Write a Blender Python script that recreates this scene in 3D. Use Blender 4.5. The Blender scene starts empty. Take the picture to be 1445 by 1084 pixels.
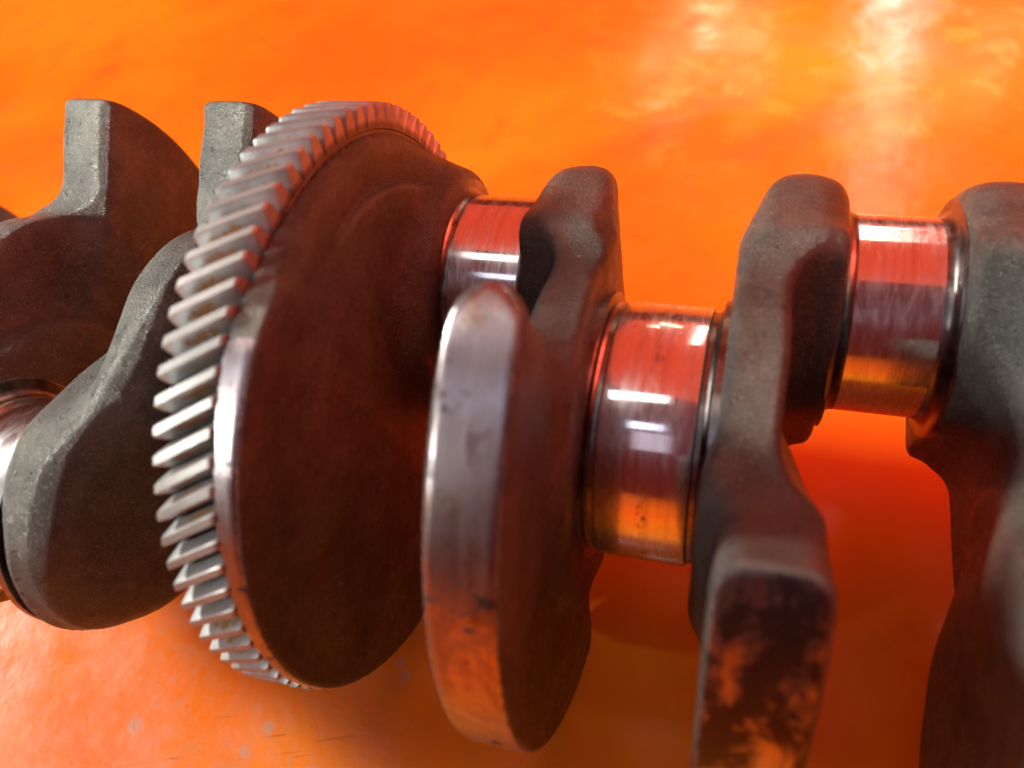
import bpy, math, random
import numpy as np
from mathutils import Matrix, Vector

random.seed(7)
S = bpy.context.scene
COL = S.collection
MM = 0.001
H = 0.0748                       # height of the crank axis above the sheet

# ------------------------------------------------------------------ camera
cam_d = bpy.data.cameras.new('camera')
cam = bpy.data.objects.new('camera', cam_d)
COL.objects.link(cam)
R_ = Vector((0.95567212, 0.25328555, -0.15012404))
U_ = Vector((-0.11025085, 0.78062215, 0.61520225))
F_ = Vector((-0.27301199, 0.57138034, -0.77394377))
C_ = Vector((18.11988, -109.91693, 160.88258)) * MM + Vector((0, 0, H))
cam.matrix_world = Matrix(((R_.x, U_.x, -F_.x, C_.x), (R_.y, U_.y, -F_.y, C_.y),
                           (R_.z, U_.z, -F_.z, C_.z), (0, 0, 0, 1)))
cam_d.sensor_fit = 'HORIZONTAL'
cam_d.sensor_width = 36
cam_d.lens = 1150.64 / 1445 * 36
cam_d.clip_start = 0.005
cam_d.clip_end = 50
cam_d.dof.use_dof = True
cam_d.dof.focus_distance = 0.212
cam_d.dof.aperture_fstop = 9.5
S.camera = cam

# ------------------------------------------------------------------ world and lamps
W = bpy.data.worlds.new('World')
S.world = W
W.use_nodes = True
bg = W.node_tree.nodes['Background']
bg.inputs[0].default_value = (0.55, 0.042, 0.030, 1)
bg.inputs[1].default_value = 0.30


def area(name, loc, target, sx, sy, power, color):
    l = bpy.data.lights.new(name, 'AREA')
    l.shape = 'RECTANGLE'
    l.size, l.size_y, l.energy, l.color = sx, sy, power, color
    o = bpy.data.objects.new(name, l)
    COL.objects.link(o)
    o.location = loc
    d = (Vector(target) - Vector(loc)).normalized()
    x = Vector((1, 0, 0))
    x = (x - d * x.dot(d)).normalized()
    y = (-d).cross(x)
    o.matrix_world = Matrix(((x.x, y.x, -d.x, loc[0]), (x.y, y.y, -d.y, loc[1]),
                             (x.z, y.z, -d.z, loc[2]), (0, 0, 0, 1)))
    return o


area('skylight_strip_lamp', (-0.50, -0.115, 0.95), (-0.02, 0, H), 1.30, 0.13, 2.4, (1.0, 0.97, 0.92))
area('window_strip_lamp', (-0.50, -0.48, 0.86), (-0.02, 0, H), 1.30, 0.11, 1.5, (0.72, 0.80, 1.0))
area('front_window_lamp', (-0.04, -0.70, 0.80), (-0.02, 0, H), 0.34, 0.26, 0.26, (0.88, 0.84, 1.0))
area('far_window_lamp', (0.176, 1.20, 0.47), (0.076, 0.326, 0), 0.07, 0.08, 0.35, (1.0, 0.95, 0.85))
for gx, gy, gz, gp in ((-0.105, 1.20, 0.475, 0.16), (-0.17, 1.10, 0.535, 0.09), (-0.03, 1.155, 0.505, 0.09), (0.313, 1.12, 0.507, 0.06)):
    area('leafy_window_lamp', (gx, gy, gz), (0.0, 0.30, 0), 0.05, 0.05, gp, (1.0, 0.92, 0.60))
area('tall_window_lamp', (0.20, 1.20, 0.80), (0.07, 0.25, 0), 0.07, 0.50, 0.75, (1.0, 0.90, 0.75))
area('orange_canopy_lamp', (0.45, 1.18, 1.60), (0, 0, H), 3.60, 3.60, 40.0, (1.0, 0.090, 0.035))
area('orange_side_lamp', (1.30, 0.75, 0.95), (0, 0, H), 1.0, 1.0, 38.0, (1.0, 0.11, 0.06))
area('key_window_lamp', (-3.75, 0.50, 2.02), (-0.08, 0.05, 0), 0.60, 0.60, 400, (1.0, 0.97, 0.88))
sp = bpy.data.lights.new('left_fill_spot', 'SPOT')  # added fill spot, cone kept narrow to brighten the left end only
sp.energy, sp.color, sp.shadow_soft_size = 230, (0.96, 1.0, 0.93), 0.07
sp.spot_size, sp.spot_blend = math.radians(11.5), 1.0
spo = bpy.data.objects.new('left_fill_spot', sp)
COL.objects.link(spo)
spo.location = (-0.90, -0.80, 0.66)
spo.rotation_euler = (Vector((-0.140, 0.005, 0.150)) - spo.location).to_track_quat('-Z', 'Y').to_euler()

S.view_settings.view_transform = 'Standard'
S.view_settings.look = 'None'
S.view_settings.exposure = -0.38
S.view_settings.gamma = 1.0
S.view_settings.use_curve_mapping = False
S.render.resolution_x, S.render.resolution_y = 1024, 768


# ------------------------------------------------------------------ node helpers
def new_mat(name):
    m = bpy.data.materials.new(name)
    m.use_nodes = True
    nt = m.node_tree
    nt.nodes.clear()
    out = nt.nodes.new('ShaderNodeOutputMaterial')
    b = nt.nodes.new('ShaderNodeBsdfPrincipled')
    nt.links.new(b.outputs[0], out.inputs[0])
    return m, nt, b


def nd(nt, kind, **kw):
    n = nt.nodes.new(kind)
    for k, v in kw.items():
        setattr(n, k, v)
    return n


def setin(nt, n, i, v):
    if isinstance(v, bpy.types.NodeSocket):
        nt.links.new(v, n.inputs[i])
    else:
        n.inputs[i].default_value = v


def math_(nt, op, a, b=0.0, c=None, clamp=False):
    n = nd(nt, 'ShaderNodeMath', operation=op, use_clamp=clamp)
    setin(nt, n, 0, a)
    setin(nt, n, 1, b)
    if c is not None:
        setin(nt, n, 2, c)
    return n.outputs[0]


def noise(nt, vec, scale, detail=3, rough=0.5, dist=0.0):
    n = nd(nt, 'ShaderNodeTexNoise')
    nt.links.new(vec, n.inputs['Vector'])
    n.inputs['Scale'].default_value = scale
    n.inputs['Detail'].default_value = detail
    n.inputs['Roughness'].default_value = rough
    n.inputs['Distortion'].default_value = dist
    return n.outputs['Fac']


def ramp(nt, fac, a, b, lo=0.0, hi=1.0):
    n = nd(nt, 'ShaderNodeMapRange', interpolation_type='SMOOTHSTEP')
    setin(nt, n, 0, fac)
    n.inputs[1].default_value, n.inputs[2].default_value = a, b
    n.inputs[3].default_value, n.inputs[4].default_value = lo, hi
    return n.outputs[0]


def mixc(nt, fac, a, b):
    n = nd(nt, 'ShaderNodeMix', data_type='RGBA')
    setin(nt, n, 0, fac)
    setin(nt, n, 6, a if isinstance(a, bpy.types.NodeSocket) else (*a, 1))
    setin(nt, n, 7, b if isinstance(b, bpy.types.NodeSocket) else (*b, 1))
    return n.outputs[2]


def mixf(nt, fac, a, b):
    n = nd(nt, 'ShaderNodeMix', data_type='FLOAT')
    setin(nt, n, 0, fac)
    setin(nt, n, 2, a)
    setin(nt, n, 3, b)
    return n.outputs[0]


def bump(nt, height, dist, strength=1.0, normal=None):
    n = nd(nt, 'ShaderNodeBump')
    n.inputs['Strength'].default_value = strength
    n.inputs['Distance'].default_value = dist
    nt.links.new(height, n.inputs['Height'])
    if normal is not None:
        nt.links.new(normal, n.inputs['Normal'])
    return n.outputs[0]


def scaled(nt, vec, sx, sy, sz):
    n = nd(nt, 'ShaderNodeVectorMath', operation='MULTIPLY')
    nt.links.new(vec, n.inputs[0])
    n.inputs[1].default_value = (sx, sy, sz)
    return n.outputs[0]


def position(nt):
    return nd(nt, 'ShaderNodeNewGeometry').outputs['Position']


def axis_polar(nt):
    """object x (along the crank), radius from the crank axis, arc length round it (metres)"""
    o = nd(nt, 'ShaderNodeTexCoord').outputs['Object']
    s = nd(nt, 'ShaderNodeSeparateXYZ')
    nt.links.new(o, s.inputs[0])
    x, y, z = s.outputs
    r = math_(nt, 'SQRT', math_(nt, 'ADD', math_(nt, 'MULTIPLY', y, y), math_(nt, 'MULTIPLY', z, z)))
    t = math_(nt, 'ARCTAN2', z, y)
    return x, y, z, r, t


def comb(nt, x, y, z):
    n = nd(nt, 'ShaderNodeCombineXYZ')
    setin(nt, n, 0, x)
    setin(nt, n, 1, y)
    setin(nt, n, 2, z)
    return n.outputs[0]


# ------------------------------------------------------------------ materials
def cast_material():
    m, nt, b = new_mat('forged_steel')
    P = position(nt)
    x, y, z, r, t = axis_polar(nt)
    # forged skin
    big = noise(nt, P, 55, 4, 0.6)
    mid = noise(nt, P, 260, 4, 0.6)
    fine = noise(nt, P, 1900, 3, 0.7)
    grain = noise(nt, P, 5500, 2, 0.6)
    col = mixc(nt, ramp(nt, big, 0.35, 0.65), (0.060, 0.064, 0.056), (0.112, 0.118, 0.104))
    col = mixc(nt, ramp(nt, mid, 0.50, 0.80, 0, 0.7), col, (0.050, 0.041, 0.035))
    col = mixc(nt, ramp(nt, fine, 0.54, 0.70), col, (0.24, 0.24, 0.225))
    rough = mixf(nt, ramp(nt, mid, 0.3, 0.7), 0.25, 0.42)
    # machined outer rim of the counterweight
    at = nd(nt, 'ShaderNodeAttribute', attribute_type='OBJECT', attribute_name='rim_radius')
    edge = math_(nt, 'MULTIPLY', math_(nt, 'SUBTRACT', noise(nt, P, 420, 4, 0.7), 0.5), 0.0011)
    rim = math_(nt, 'GREATER_THAN', math_(nt, 'ADD', r, edge), at.outputs['Fac'])
    streak = noise(nt, comb(nt, math_(nt, 'MULTIPLY', x, 2600), math_(nt, 'MULTIPLY', t, 3.0), 0.0), 1.0, 3, 0.6)
    pit = math_(nt, 'MULTIPLY', ramp(nt, noise(nt, P, 130, 4, 0.75), 0.54, 0.66), ramp(nt, noise(nt, P, 60, 2, 0.5), 0.44, 0.54))
    mcol = mixc(nt, ramp(nt, streak, 0.3, 0.7), (0.32, 0.27, 0.28), (0.44, 0.38, 0.39))
    mcol = mixc(nt, ramp(nt, noise(nt, P, 90, 4, 0.65), 0.52, 0.68), mcol, (0.30, 0.19, 0.12))
    sa = nd(nt, 'ShaderNodeAttribute', attribute_type='OBJECT', attribute_name='rim_stain')
    blot = math_(nt, 'MULTIPLY', ramp(nt, noise(nt, scaled(nt, P, 105, 60, 60), 1.0, 4, 0.72, 0.4), 0.34, 0.54), sa.outputs['Fac'])
    mcol = mixc(nt, blot, mcol, (0.032, 0.022, 0.018))
    mcol = mixc(nt, pit, mcol, (0.035, 0.025, 0.02))
    mrough = mixf(nt, math_(nt, 'MAXIMUM', pit, math_(nt, 'MULTIPLY', blot, 0.6)), mixf(nt, streak, 0.15, 0.30), 0.7)
    setin(nt, b, 'Base Color', mixc(nt, rim, col, mcol))
    setin(nt, b, 'Metallic', mixf(nt, rim, 0.68, 1.0))
    setin(nt, b, 'Roughness', mixf(nt, rim, rough, mrough))
    hc = math_(nt, 'ADD', math_(nt, 'MULTIPLY', fine, 0.6), math_(nt, 'ADD', math_(nt, 'MULTIPLY', grain, 0.25), math_(nt, 'MULTIPLY', mid, 0.35)))
    plain_rim = math_(nt, 'GREATER_THAN', r, at.outputs['Fac'])
    h = math_(nt, 'MULTIPLY', hc, math_(nt, 'SUBTRACT', 1.02, plain_rim))
    nt.links.new(bump(nt, h, 0.00085, 1.0), b.inputs['Normal'])
    return m


def polished_material(name, r0, r1, stain):
    m, nt, b = new_mat(name)
    P = position(nt)
    x, y, z, r, t = axis_polar(nt)
    lines = noise(nt, comb(nt, math_(nt, 'MULTIPLY', x, 5200), math_(nt, 'MULTIPLY', t, 2.2), 0.0), 1.0, 3, 0.6)
    bands = noise(nt, comb(nt, math_(nt, 'MULTIPLY', x, 700), math_(nt, 'MULTIPLY', t, 0.5), 3.0), 1.0, 2, 0.5)
    smear = noise(nt, comb(nt, math_(nt, 'MULTIPLY', x, 330), math_(nt, 'MULTIPLY', t, 2.0), 7.0), 1.0, 4, 0.6, 0.5)
    rough = mixf(nt, ramp(nt, smear, 0.42, 0.68), r0, r1)
    rough = math_(nt, 'ADD', rough, math_(nt, 'MULTIPLY', bands, 0.05))
    col = mixc(nt, ramp(nt, bands, 0.3, 0.7), (0.72, 0.70, 0.69), (0.84, 0.82, 0.81))
    if stain:
        st = noise(nt, comb(nt, math_(nt, 'MULTIPLY', x, 1100), math_(nt, 'MULTIPLY', t, 16.0), 2.0), 1.0, 6, 0.75, 0.4)
        zone = math_(nt, 'MULTIPLY', ramp(nt, math_(nt, 'ABSOLUTE', math_(nt, 'SUBTRACT', x, stain)), 0.0003, 0.0018, 1, 0),
                     ramp(nt, noise(nt, comb(nt, 0.0, math_(nt, 'MULTIPLY', t, 2.6), 1.5), 1.0, 2, 0.5), 0.44, 0.52))
        k = math_(nt, 'MULTIPLY', zone, ramp(nt, st, 0.44, 0.66, 0, 0.8))
        col = mixc(nt, k, col, (0.06, 0.045, 0.04))
        rough = mixf(nt, k, rough, 0.6)
    setin(nt, b, 'Base Color', col)
    b.inputs['Metallic'].default_value = 1.0
    setin(nt, b, 'Roughness', rough)
    nrm = bump(nt, lines, 0.000012, 0.6)
    nt.links.new(nrm, b.inputs['Normal'])
    # oily haze of fine scratches over the mirror finish
    hz = nd(nt, 'ShaderNodeBsdfPrincipled')
    hz.inputs['Metallic'].default_value = 1.0
    setin(nt, hz, 'Base Color', col)
    hz.inputs['Roughness'].default_value = 0.34
    nt.links.new(nrm, hz.inputs['Normal'])
    mx = nd(nt, 'ShaderNodeMixShader')
    wipe = noise(nt, scaled(nt, P, 260, 60, 60), 1.0, 4, 0.6, 1.2)
    setin(nt, mx, 0, math_(nt, 'ADD', ramp(nt, smear, 0.35, 0.70, 0.16, 0.50), ramp(nt, wipe, 0.52, 0.62, 0, 0.22)))
    nt.links.new(b.outputs[0], mx.inputs[1])
    nt.links.new(hz.outputs[0], mx.inputs[2])
    out = [n for n in nt.nodes if n.type == 'OUTPUT_MATERIAL'][0]
    nt.links.new(mx.outputs[0], out.inputs[0])
    return m


def gear_material():
    m, nt, b = new_mat('gear_steel')
    P = position(nt)
    n1 = noise(nt, P, 120, 4, 0.6)
    n2 = noise(nt, P, 420, 5, 0.7)
    n3 = noise(nt, P, 1300, 3, 0.6)
    x, y, z, r, t = axis_polar(nt)
    rnd = nd(nt, 'ShaderNodeObjectInfo').outputs['Random']
    col = mixc(nt, ramp(nt, n1, 0.35, 0.65), (0.27, 0.285, 0.285), (0.40, 0.42, 0.42))
    col = mixc(nt, ramp(nt, n3, 0.55, 0.75, 0, 0.5), col, (0.20, 0.19, 0.175))
    # one brown rust bloom in the middle of most flanks, dirt towards the roots
    dx = math_(nt, 'DIVIDE', math_(nt, 'SUBTRACT', x, math_(nt, 'MULTIPLY', math_(nt, 'SUBTRACT', rnd, 0.5), 0.004)), 0.0034)
    dr = math_(nt, 'DIVIDE', math_(nt, 'SUBTRACT', r, 0.0702), 0.0014)
    dd = math_(nt, 'ADD', math_(nt, 'MULTIPLY', dx, dx), math_(nt, 'MULTIPLY', dr, dr))
    dd = math_(nt, 'ADD', dd, math_(nt, 'MULTIPLY', math_(nt, 'SUBTRACT', n2, 0.5), 7.0))
    rust = math_(nt, 'MULTIPLY', ramp(nt, dd, 0.5, 1.1, 1, 0), ramp(nt, rnd, 0.25, 0.35))
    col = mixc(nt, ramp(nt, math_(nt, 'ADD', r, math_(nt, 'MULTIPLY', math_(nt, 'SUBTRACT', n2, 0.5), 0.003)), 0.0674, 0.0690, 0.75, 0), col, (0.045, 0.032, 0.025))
    land = math_(nt, 'GREATER_THAN', r, (72.55 - 0.16) * MM)
    col = mixc(nt, math_(nt, 'MULTIPLY', land, 0.7), col, (0.20, 0.18, 0.16))
    col = mixc(nt, rust, col, (0.23, 0.115, 0.04))
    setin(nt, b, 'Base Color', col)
    setin(nt, b, 'Metallic', mixf(nt, rust, 0.55, 0.05))
    setin(nt, b, 'Roughness', mixf(nt, rust, mixf(nt, n3, 0.34, 0.52), 0.8))
    streak = noise(nt, scaled(nt, P, 500, 2600, 2600), 1.0, 3, 0.6)
    h = math_(nt, 'ADD', math_(nt, 'MULTIPLY', streak, 0.4), math_(nt, 'MULTIPLY', n2, 0.6))
    nt.links.new(bump(nt, h, 0.00012, 0.6), b.inputs['Normal'])
    return m


def dark_material():
    m, nt, b = new_mat('turned_steel')
    P = position(nt)
    x, y, z, r, t = axis_polar(nt)
    rings = noise(nt, comb(nt, math_(nt, 'MULTIPLY', x, 2500), math_(nt, 'MULTIPLY', r, 2500), 0.0), 1.0, 3, 0.6)
    setin(nt, b, 'Base Color', mixc(nt, ramp(nt, noise(nt, P, 200, 4, 0.6), 0.4, 0.65), (0.26, 0.245, 0.235), (0.13, 0.11, 0.10)))
    b.inputs['Metallic'].default_value = 1.0
    setin(nt, b, 'Roughness', mixf(nt, rings, 0.22, 0.42))
    nt.links.new(bump(nt, rings, 0.00006, 0.5), b.inputs['Normal'])
    return m


def sheet_material():
    m, nt, b = new_mat('orange_plastic')
    P = position(nt)
    n1 = noise(nt, P, 5, 4, 0.55)
    n2 = noise(nt, P, 38, 5, 0.6)
    n3 = noise(nt, P, 190, 4, 0.6)
    sep = nd(nt, 'ShaderNodeSeparateXYZ')
    nt.links.new(P, sep.inputs[0])
    # the scuffed, dusty patch of the sheet in front of the left end
    patch = math_(nt, 'MULTIPLY', ramp(nt, sep.outputs[0], -0.10, -0.03, 1, 0), ramp(nt, sep.outputs[1], -0.035, 0.02, 1, 0))
    col = mixc(nt, ramp(nt, n1, 0.35, 0.68), (0.80, 0.145, 0.007), (0.84, 0.250, 0.010))
    col = mixc(nt, ramp(nt, n2, 0.50, 0.75, 0, 0.4), col, (0.78, 0.095, 0.007))
    v = nd(nt, 'ShaderNodeTexVoronoi', feature='F1')
    nt.links.new(P, v.inputs['Vector'])
    v.inputs['Scale'].default_value = 95
    spot = math_(nt, 'MULTIPLY', ramp(nt, v.outputs['Distance'], 0.16, 0.26, 1, 0), ramp(nt, noise(nt, P, 60, 2, 0.5), 0.48, 0.54))
    dust = math_(nt, 'ADD', math_(nt, 'MULTIPLY', ramp(nt, n3, 0.40, 0.70), 0.35), math_(nt, 'MULTIPLY', spot, 0.95))
    col = mixc(nt, math_(nt, 'MULTIPLY', dust, patch), col, (0.60, 0.23, 0.12))
    painted_glare = math_(nt, 'MULTIPLY', ramp(nt, noise(nt, P, 48, 4, 0.68, 0.4), 0.52, 0.66), math_(nt, 'MULTIPLY', ramp(nt, sep.outputs[0], -0.13, -0.02), ramp(nt, sep.outputs[1], 0.14, 0.26)))  # reflected glare on the far sheet, painted into the colour as pale mottling
    col = mixc(nt, math_(nt, 'MULTIPLY', painted_glare, 0.32), col, (0.86, 0.42, 0.06))
    grime = ramp(nt, noise(nt, P, 22, 4, 0.7, 0.3), 0.52, 0.75, 0, 0.22)
    col = mixc(nt, grime, col, (0.52, 0.075, 0.008))
    # fine dark scratches
    def rotated(ang):
        n = nd(nt, 'ShaderNodeVectorRotate', rotation_type='Z_AXIS')
        nt.links.new(P, n.inputs['Vector'])
        n.inputs['Angle'].default_value = math.radians(ang)
        return n.outputs[0]
    scr = 0.0
    for ang, sc in ((23, 1.0), (-38, 0.8), (71, 1.2)):
        q = noise(nt, scaled(nt, rotated(ang), 640 * sc, 26 * sc, 1), 1.0, 2, 0.5, 1.2)
        scr = math_(nt, 'MAXIMUM', scr, ramp(nt, q, 0.68, 0.77))
    scr = math_(nt, 'MULTIPLY', scr, mixf(nt, patch, 0.12, 1.0))
    col = mixc(nt, math_(nt, 'MULTIPLY', scr, 0.6), col, (0.22, 0.04, 0.01))
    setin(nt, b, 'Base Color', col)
    setin(nt, b, 'Roughness', math_(nt, 'ADD', mixf(nt, ramp(nt, n2, 0.35, 0.7), 0.14, 0.26), math_(nt, 'MULTIPLY', patch, 0.05)))
    b.inputs['IOR'].default_value = 1.5
    h = math_(nt, 'ADD', math_(nt, 'MULTIPLY', noise(nt, P, 16, 2, 0.5), 1.0), math_(nt, 'MULTIPLY', noise(nt, P, 85, 4, 0.6), 0.35))
    nt.links.new(bump(nt, h, 0.0010, 0.6), b.inputs['Normal'])
    return m


M_CAST = cast_material()
M_PIN = polished_material('polished_pin_steel', 0.04, 0.10, None)
M_MAIN = polished_material('polished_main_steel', 0.04, 0.10, 0.0006)
M_GEAR = gear_material()
M_TURN = dark_material()
M_SHEET = sheet_material()


# ------------------------------------------------------------------ mesh helpers
def mesh_obj(name, verts, faces, mat, parent=None, loc=(0, 0, 0), smooth=True, normals=None):
    me = bpy.data.meshes.new(name)
    me.from_pydata([tuple(v) for v in verts] if not isinstance(verts, np.ndarray) else verts.tolist(), [],
                   faces if not isinstance(faces, np.ndarray) else faces.tolist())
    me.validate()
    if smooth:
        me.polygons.foreach_set('use_smooth', [True] * len(me.polygons))
    if normals is not None:
        me.normals_split_custom_set_from_vertices(normals.tolist())
    me.materials.append(mat)
    o = bpy.data.objects.new(name, me)
    COL.objects.link(o)
    o.location = loc
    if parent is not None:
        o.parent = parent
    return o


def lathe(name, prof, mat, parent, loc, center=(0, 0), seg=160, sharp=35):
    """prof: (x, r) in mm along the crank axis; centre offset (a, b) in mm"""
    vs, fs = [], []
    n = len(prof)
    for i in range(seg):
        t = 2 * math.pi * i / seg
        for (x, r) in prof:
            vs.append((x * MM, (center[0] + r * math.cos(t)) * MM, (center[1] + r * math.sin(t)) * MM))
    for i in range(seg):
        j = (i + 1) % seg
        for k in range(n - 1):
            fs.append((i * n + k, i * n + k + 1, j * n + k + 1, j * n + k))
    fs.append([i * n for i in range(seg)])
    fs.append([i * n + n - 1 for i in range(seg)][::-1])
    o = mesh_obj(name, vs, fs, mat, parent, loc)
    me = o.data
    me.set_sharp_from_angle(angle=math.radians(sharp))
    return o


def smin(a, b, k):
    h = np.clip(0.5 + 0.5 * (b - a) / k, 0, 1)
    return b * (1 - h) + a * h - k * h * (1 - h)


def smax(a, b, k):
    return -smin(-a, -b, k)


def sstep(e0, e1, x):
    t = np.clip((x - e0) / (e1 - e0), 0, 1)
    return t * t * (3 - 2 * t)


def round_cone(a, b, a0, r0, a1, r1):
    """2-D round cone along a; a1 > a0"""
    L = a1 - a0
    px, py = np.abs(b), a - a0
    s = (r0 - r1) / L
    c = math.sqrt(1 - s * s)
    k = -s * px + c * py
    d = px * c + py * s - r0
    d = np.where(k < 0, np.hypot(px, py) - r0, d)
    return np.where(k > c * L, np.hypot(px, py - L) - r1, d)


def sector(a, b, R, half, k, inner=0.0):
    """fan towards -a, half-angle in degrees"""
    h = math.radians(half)
    d = np.abs(b) * math.cos(h) + a * math.sin(h)
    return smax(np.hypot(a, b) - R, d, k)


def surface_nets(f, lo, hi, step):
    lo, hi = np.array(lo, float), np.array(hi, float)
    n = np.ceil((hi - lo) / step).astype(int) + 1
    ax = [lo[i] + step * np.arange(n[i]) for i in range(3)]
    X, A, B = np.meshgrid(*ax, indexing='ij')
    F = f(X, A, B)
    neg = F < 0
    c = [neg[i:n[0] - 1 + i, j:n[1] - 1 + j, k:n[2] - 1 + k] for i in (0, 1) for j in (0, 1) for k in (0, 1)]
    cnt = sum(q.astype(np.int8) for q in c)
    act = (cnt > 0) & (cnt < 8)
    idx = np.full(act.shape, -1, np.int64)
    cells = np.argwhere(act)
    idx[act] = np.arange(len(cells))
    acc = np.zeros((len(cells), 3))
    num = np.zeros(len(cells))
    corners = [(i, j, k) for i in (0, 1) for j in (0, 1) for k in (0, 1)]
    for p in corners:
        for d in range(3):
            if p[d] == 0:
                q = list(p)
                q[d] = 1
                v0 = F[cells[:, 0] + p[0], cells[:, 1] + p[1], cells[:, 2] + p[2]]
                v1 = F[cells[:, 0] + q[0], cells[:, 1] + q[1], cells[:, 2] + q[2]]
                m = (v0 < 0) != (v1 < 0)
                t = np.where(m, v0 / np.where(v0 == v1, 1, v0 - v1), 0)
                pt = np.array(p, float)[None, :].repeat(len(cells), 0)
                pt[:, d] = t
                acc[m] += pt[m]
                num[m] += 1
    V = lo + step * (cells + acc / num[:, None])
    quads = []
    for d in range(3):
        u, w = (d + 1) % 3, (d + 2) % 3
        s0 = [slice(0, n[i]) for i in range(3)]
        s1 = list(s0)
        s0[d] = slice(0, n[d] - 1)
        s1[d] = slice(1, n[d])
        a_, b_ = neg[tuple(s0)], neg[tuple(s1)]
        e = np.argwhere(a_ != b_)
        e = e[(e[:, u] > 0) & (e[:, w] > 0) & (e[:, u] < n[u] - 1) & (e[:, w] < n[w] - 1)]
        ins = a_[e[:, 0], e[:, 1], e[:, 2]]

        def cell(du, dw):
            q = e.copy()
            q[:, u] -= du
            q[:, w] -= dw
            return idx[q[:, 0], q[:, 1], q[:, 2]]
        Q = np.stack([cell(1, 1), cell(0, 1), cell(0, 0), cell(1, 0)], 1)
        Q[~ins] = Q[~ins][:, ::-1]
        quads.append(Q)
    Q = np.concatenate(quads)

    def grad(P):
        e = 0.12
        g = np.stack([f(P[:, 0] + e * (i == 0), P[:, 1] + e * (i == 1), P[:, 2] + e * (i == 2)) -
                      f(P[:, 0] - e * (i == 0), P[:, 1] - e * (i == 1), P[:, 2] - e * (i == 2)) for i in range(3)], 1) / (2 * e)
        return g
    for _ in range(2):
        g = grad(V)
        stp = (f(V[:, 0], V[:, 1], V[:, 2]) / np.maximum((g * g).sum(1), 0.2))[:, None] * g
        V = V - np.clip(stp, -0.5 * step, 0.5 * step)
    g = grad(V)
    N = g / np.maximum(np.linalg.norm(g, axis=1, keepdims=True), 1e-6)
    return V, Q, N


# ------------------------------------------------------------------ the setting: one orange plastic sheet
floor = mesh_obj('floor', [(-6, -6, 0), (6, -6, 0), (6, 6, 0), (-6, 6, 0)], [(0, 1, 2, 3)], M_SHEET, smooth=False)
floor['kind'] = 'structure'
floor['label'] = 'glossy scuffed orange plastic sheet under the crankshaft'

# ------------------------------------------------------------------ the crankshaft
crank = bpy.data.objects.new('crankshaft', None)
COL.objects.link(crank)
crank['label'] = 'bare steel engine crankshaft with a helical gear lying on orange plastic'
crank['category'] = 'crankshaft'

THROW, RP, RM = 43.02, 24.57, 30.0
PINX, MAINX = 48.7, 98.0


def lumps(x, a, b):
    return 0.16 * (np.sin(a * 0.21 + 1.3 * np.sin(b * 0.13)) + np.sin(b * 0.27 + x * 0.2 + 1.1 * np.sin(a * 0.11)))


def slab(x, lo, hi):
    return np.maximum(lo - x, x - hi)


def web_common(x, a, b, shoulder):
    """x: 0 at the pin face, 22.5 at the main face; pin towards +a"""
    k = 2.8 + (4.5 if shoulder else 10.5) * sstep(44 if shoulder else 34, 72, a)
    # lobe round the crankpin, on the pin side
    if shoulder:
        d1 = round_cone(a, b, 20, 38.5, THROW, 31.6)
        d1 = smax(d1, (11 + 0.42 * np.sqrt(b * b + 9) - a) * 0.93, 5.0)
        blend = 10.0
    else:
        d1 = round_cone(a, b, 18, 25.5, THROW, 31.6)
        blend = 4.0
    hi1 = 16.5 - 6.0 * np.clip((a - 38) / 38, 0, 1)
    p1 = smax(d1, slab(x, 0.0, hi1), k)
    # lobe round the main journal, on the main side, tapering up behind the pin
    d2 = round_cone(a, b, 0, 40.5, THROW - 2, 31.5)
    hi2 = 22.5 - 10.5 * np.clip((a - 30) / 44, 0, 1)
    lo2 = 11.0 - 4.0 * sstep(10, 50, a)
    p2 = smax(d2, slab(x, lo2, hi2), k if shoulder else 3.0 + 7.0 * sstep(0, 30, a))
    return smin(p1, p2, blend)


def fan_shape(x, a, b, R, half, lo, hi, kflank):
    h = math.radians(half)
    d = np.abs(b) * math.cos(h) + a * math.sin(h)
    f = smax(d, slab(x, lo, hi), kflank)
    f = smax(f, slab(x, lo, hi), 1.5)
    return smax(f, np.hypot(a, b) - R, 2.0)


def web_plain(x, a, b, shoulder=True):
    w = web_common(x, a, b, shoulder)
    lo = 2.0 + 5.0 * sstep(-34, -12, a)
    fan = fan_shape(x, a, b, 74.4, 42.5, lo, 20.5, 6.0)
    fan = smax(fan, a + 6, 6)
    w = smin(w, fan, 12.0)
    return w + lumps(x, a, b) * sstep(73.5, 66, np.hypot(a, b))


def web_outer(x, a, b):
    return web_plain(x, a, b, False)


def web_wide(x, a, b):
    w = web_common(x, a, b, True)
    fan = fan_shape(x, a, b, 74.4, 73, 6.8, 21.5, 12.0)
    w = smin(w, fan, 9.0)
    return w + lumps(x, a, b) * sstep(73.5, 66, np.hypot(a, b))


def web_gear(x, a, b):
    """disc web that carries the gear; x: 0 at the pin face, grows towards the main"""
    r = np.hypot(a, b)
    ang = np.abs(np.degrees(np.arctan2(b, -a)))
    R = 67.4 + 4.4 * sstep(82, 57, ang)
    top = sstep(78, 58, ang)
    q = a + 13 + 0.16 * b
    slope = 1.7 + smin(smax(0.165 * q, -0.058 * q, 0.04), 5.0 + 0 * q, 2.0)
    disc = np.maximum(smax(r - R, slope - x, 7.5) * (1 - top) + smax(r - R, slope - x, 2.0) * top, x - 8.9)
    hub = smax(r - 54, slab(x, 4.0, 22.5), 1.5)
    boss = smax(round_cone(a, b, 36, 28, THROW, 30.5), slab(x, 0.0, 9.0), 3.0)
    w = smin(np.minimum(disc, hub), boss, 11.0)
    return w + lumps(x, a, b) * sstep(67, 58, r)


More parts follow.
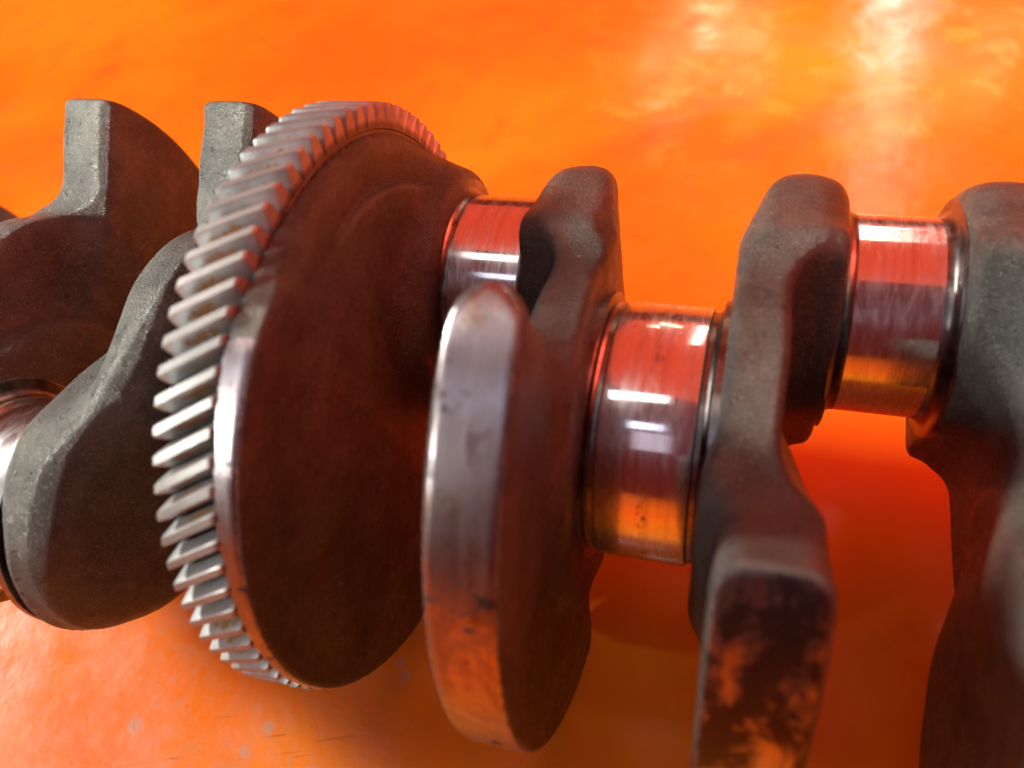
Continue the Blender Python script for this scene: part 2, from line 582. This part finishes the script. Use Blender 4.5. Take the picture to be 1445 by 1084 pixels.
def make_web(name, f, rim, step=1.0):
    out = []
    V, Q, N = surface_nets(f, (-4, -79, -79), (27, 80, 79), step)
    return V * MM, Q, N


def web_object(data, mirror, x_pin_face, flip, rim, label=None, stain=0.35):
    """mirror False: main side towards +x.  flip: pin towards -a"""
    key = (id(data), mirror)
    if key not in web_cache:
        V, Q, N = data
        if mirror:
            V = V * np.array([-1, 1, 1])
            N = N * np.array([-1, 1, 1])
            Q = Q[:, ::-1]
        o = mesh_obj('crank_web', V, Q, M_CAST, crank, smooth=True, normals=N)
        web_cache[key] = o
    else:
        src = web_cache[key]
        o = src.copy()
        COL.objects.link(o)
        o.parent = crank
    o.location = (x_pin_face * MM, 0, H)
    o.rotation_euler = (math.pi if flip else 0, 0, 0)
    o['rim_radius'] = rim * MM
    o['rim_stain'] = stain
    if label:
        o['label'] = label
    return o


web_cache = {}
D_PLAIN = make_web('plain', web_plain, 74.4)
D_OUTER = make_web('outer', web_outer, 74.4)
D_WIDE = make_web('wide', web_wide, 74.4)
D_GEAR = make_web('gear', web_gear, 71.8, 0.9)

# pins 2 and 3 point away from the camera (+y), pins 1 and 4 towards it
PF = 12.2                         # pin centre to web face
xs = [-MAINX - PINX, -PINX, PINX, MAINX + PINX]       # pin centres
web_object(D_OUTER, True, xs[0] - PF, True, 90)
web_object(D_OUTER, False, xs[0] + PF, True, 90)
web_object(D_GEAR, True, xs[1] - PF, False, 71.45, 'disc shaped web carrying the gear with a bright machined rim')
web_object(D_WIDE, False, xs[1] + PF, False, 74.1, 'web with a wide polished counterweight nearest the camera')
web_object(D_PLAIN, True, xs[2] - PF, False, 74.1, 'web with a stained brown counterweight rim beside the centre journal', 0.95)
web_object(D_PLAIN, False, xs[2] + PF, False, 74.1, None, 0.95)
web_object(D_OUTER, True, xs[3] - PF, True, 74.1)
web_object(D_OUTER, False, xs[3] + PF, True, 74.1)


def sym(half):
    return [(-x, r) for (x, r) in half[::-1]] + half


def arc(cx, cr, rad, t0, t1, n=8):
    return [(cx + rad * math.cos(math.radians(t0 + (t1 - t0) * i / n)), cr + rad * math.sin(math.radians(t0 + (t1 - t0) * i / n))) for i in range(n + 1)]


# crankpins with ground fillets and thrust collars
pin_prof = sym([(8.3, RP), (9.1, RP + 0.02)])
fil_prof = [(9.0, 15), (9.0, RP)] + arc(9.1, RP + 2.6, 2.6, -90, -8) + [(11.75, 28.6), (12.05, 29.2), (14, 29.2), (14, 15)]
pin0, fil0 = None, {}
for i, xc in enumerate(xs):
    s = 1 if i in (1, 2) else -1
    if pin0 is None:
        pj = pin0 = lathe('crankpin', pin_prof, M_PIN, crank, (0, 0, 0))
    else:
        pj = pin0.copy()
        COL.objects.link(pj)
        pj.parent = crank
    pj.location = (xc * MM, s * THROW * MM, H)
    for d in (-1, 1):
        if d not in fil0:
            pr = fil_prof if d > 0 else [(-x, r) for (x, r) in fil_prof[::-1]]
            fil0[d] = lathe('fillet', pr, M_TURN, pj, (0, 0, 0))
        else:
            c = fil0[d].copy()
            COL.objects.link(c)
            c.parent = pj

# main journals with undercut fillets and turned collars
main_prof = sym([(9.3, RM), (9.7, RM - 0.15)])
cut_prof = [(9.69, 20), (9.69, RM - 0.5), (10.0, RM - 1.0), (11.0, RM - 1.0), (11.7, RM - 0.5), (12.0, RM + 0.4), (12.15, RM + 1.3), (12.5, RM + 1.8), (15.5, RM + 1.9), (15.6, 20)]
main0 = None
col0 = {}
for k in range(-2, 3):
    xc = k * MAINX
    if main0 is None:
        mj = main0 = lathe('main_journal', main_prof, M_MAIN, crank, (xc * MM, 0, H))
    else:
        mj = main0.copy()
        COL.objects.link(mj)
        mj.parent = crank
        mj.location = (xc * MM, 0, H)
    for s in (-1, 1):
        if s not in col0:
            pr = cut_prof if s > 0 else [(-x, r) for (x, r) in cut_prof[::-1]]
            col0[s] = c = lathe('collar', pr, M_TURN, mj, (0, 0, 0))
        else:
            c = col0[s].copy()
            COL.objects.link(c)
            c.parent = mj

# front hub, only its edge shows at the left, and the flange at the other end
lathe('front_hub', [(-8, 0.5), (-8, 44), (-6.5, 46), (7, 46), (8, 45), (8, 24)], M_CAST, crank, (-0.222, 0, H))
lathe('rear_flange', [(-8, 24), (-8, 43), (-7, 44), (7, 44), (8, 43), (8, 0.5)], M_CAST, crank, (0.222, 0, H))

# helical gear
NT, RG, ROOT = 84, 72.55, 66.9
GX, GW = -75.9, 12.35
gear = lathe('ring_gear', [(-GW / 2 + .05, 50), (-GW / 2 + .05, ROOT - .6), (-GW / 2 + .5, ROOT), (GW / 2 - .5, ROOT), (GW / 2 - .05, ROOT - .6), (GW / 2 - .05, 53)],
             M_GEAR, crank, (GX * MM, 0, H), seg=252)
gear['label'] = 'helical gear ring with rust marked teeth round the disc web'


def tooth_mesh():
    tw = math.radians(5.7)
    secs = [(-0.5, .55), (-0.46, 0), (-.2, 0), (.2, 0), (.46, 0), (.5, .55)]
    half = [(2.75, ROOT - .3), (2.35, ROOT + .5), (1.95, ROOT + 2.2), (1.40, RG - 1.3), (.90, RG - .06), (.86, RG)]
    prof = [(-t, r) for (t, r) in half] + half[::-1]
    vs, fs = [], []
    for (u, ch) in secs:
        for (t, r) in prof:
            k = (r - ROOT) / (RG - ROOT)
            rr = r - ch * max(k, 0) * .7
            tt = t * (1 - .12 * (ch > 0))
            an = tt / r - u * tw
            vs.append((u * GW * MM, rr * math.cos(an) * MM, rr * math.sin(an) * MM))
    n = len(prof)
    for i in range(len(secs) - 1):
        for j in range(n - 1):
            fs.append((i * n + j, i * n + j + 1, (i + 1) * n + j + 1, (i + 1) * n + j))
    fs.append(list(range(n))[::-1])
    fs.append([(len(secs) - 1) * n + j for j in range(n)])
    return vs, fs


vs, fs = tooth_mesh()
t0 = mesh_obj('tooth', vs, fs, M_GEAR, gear)
t0.data.set_sharp_from_angle(angle=math.radians(32))
import bmesh
bm = bmesh.new()
bm.from_mesh(t0.data)
bmesh.ops.recalc_face_normals(bm, faces=bm.faces)
bm.to_mesh(t0.data)
bm.free()
for i in range(NT):
    o = t0
    if i:
        o = t0.copy()
        COL.objects.link(o)
        o.parent = gear
    # tips measured in the photograph: left end at 0.6 deg + k * pitch, right end 5.7 deg less
    o.rotation_euler = (math.radians(0.6 - 2.85 + i * 360 / NT), 0, 0)
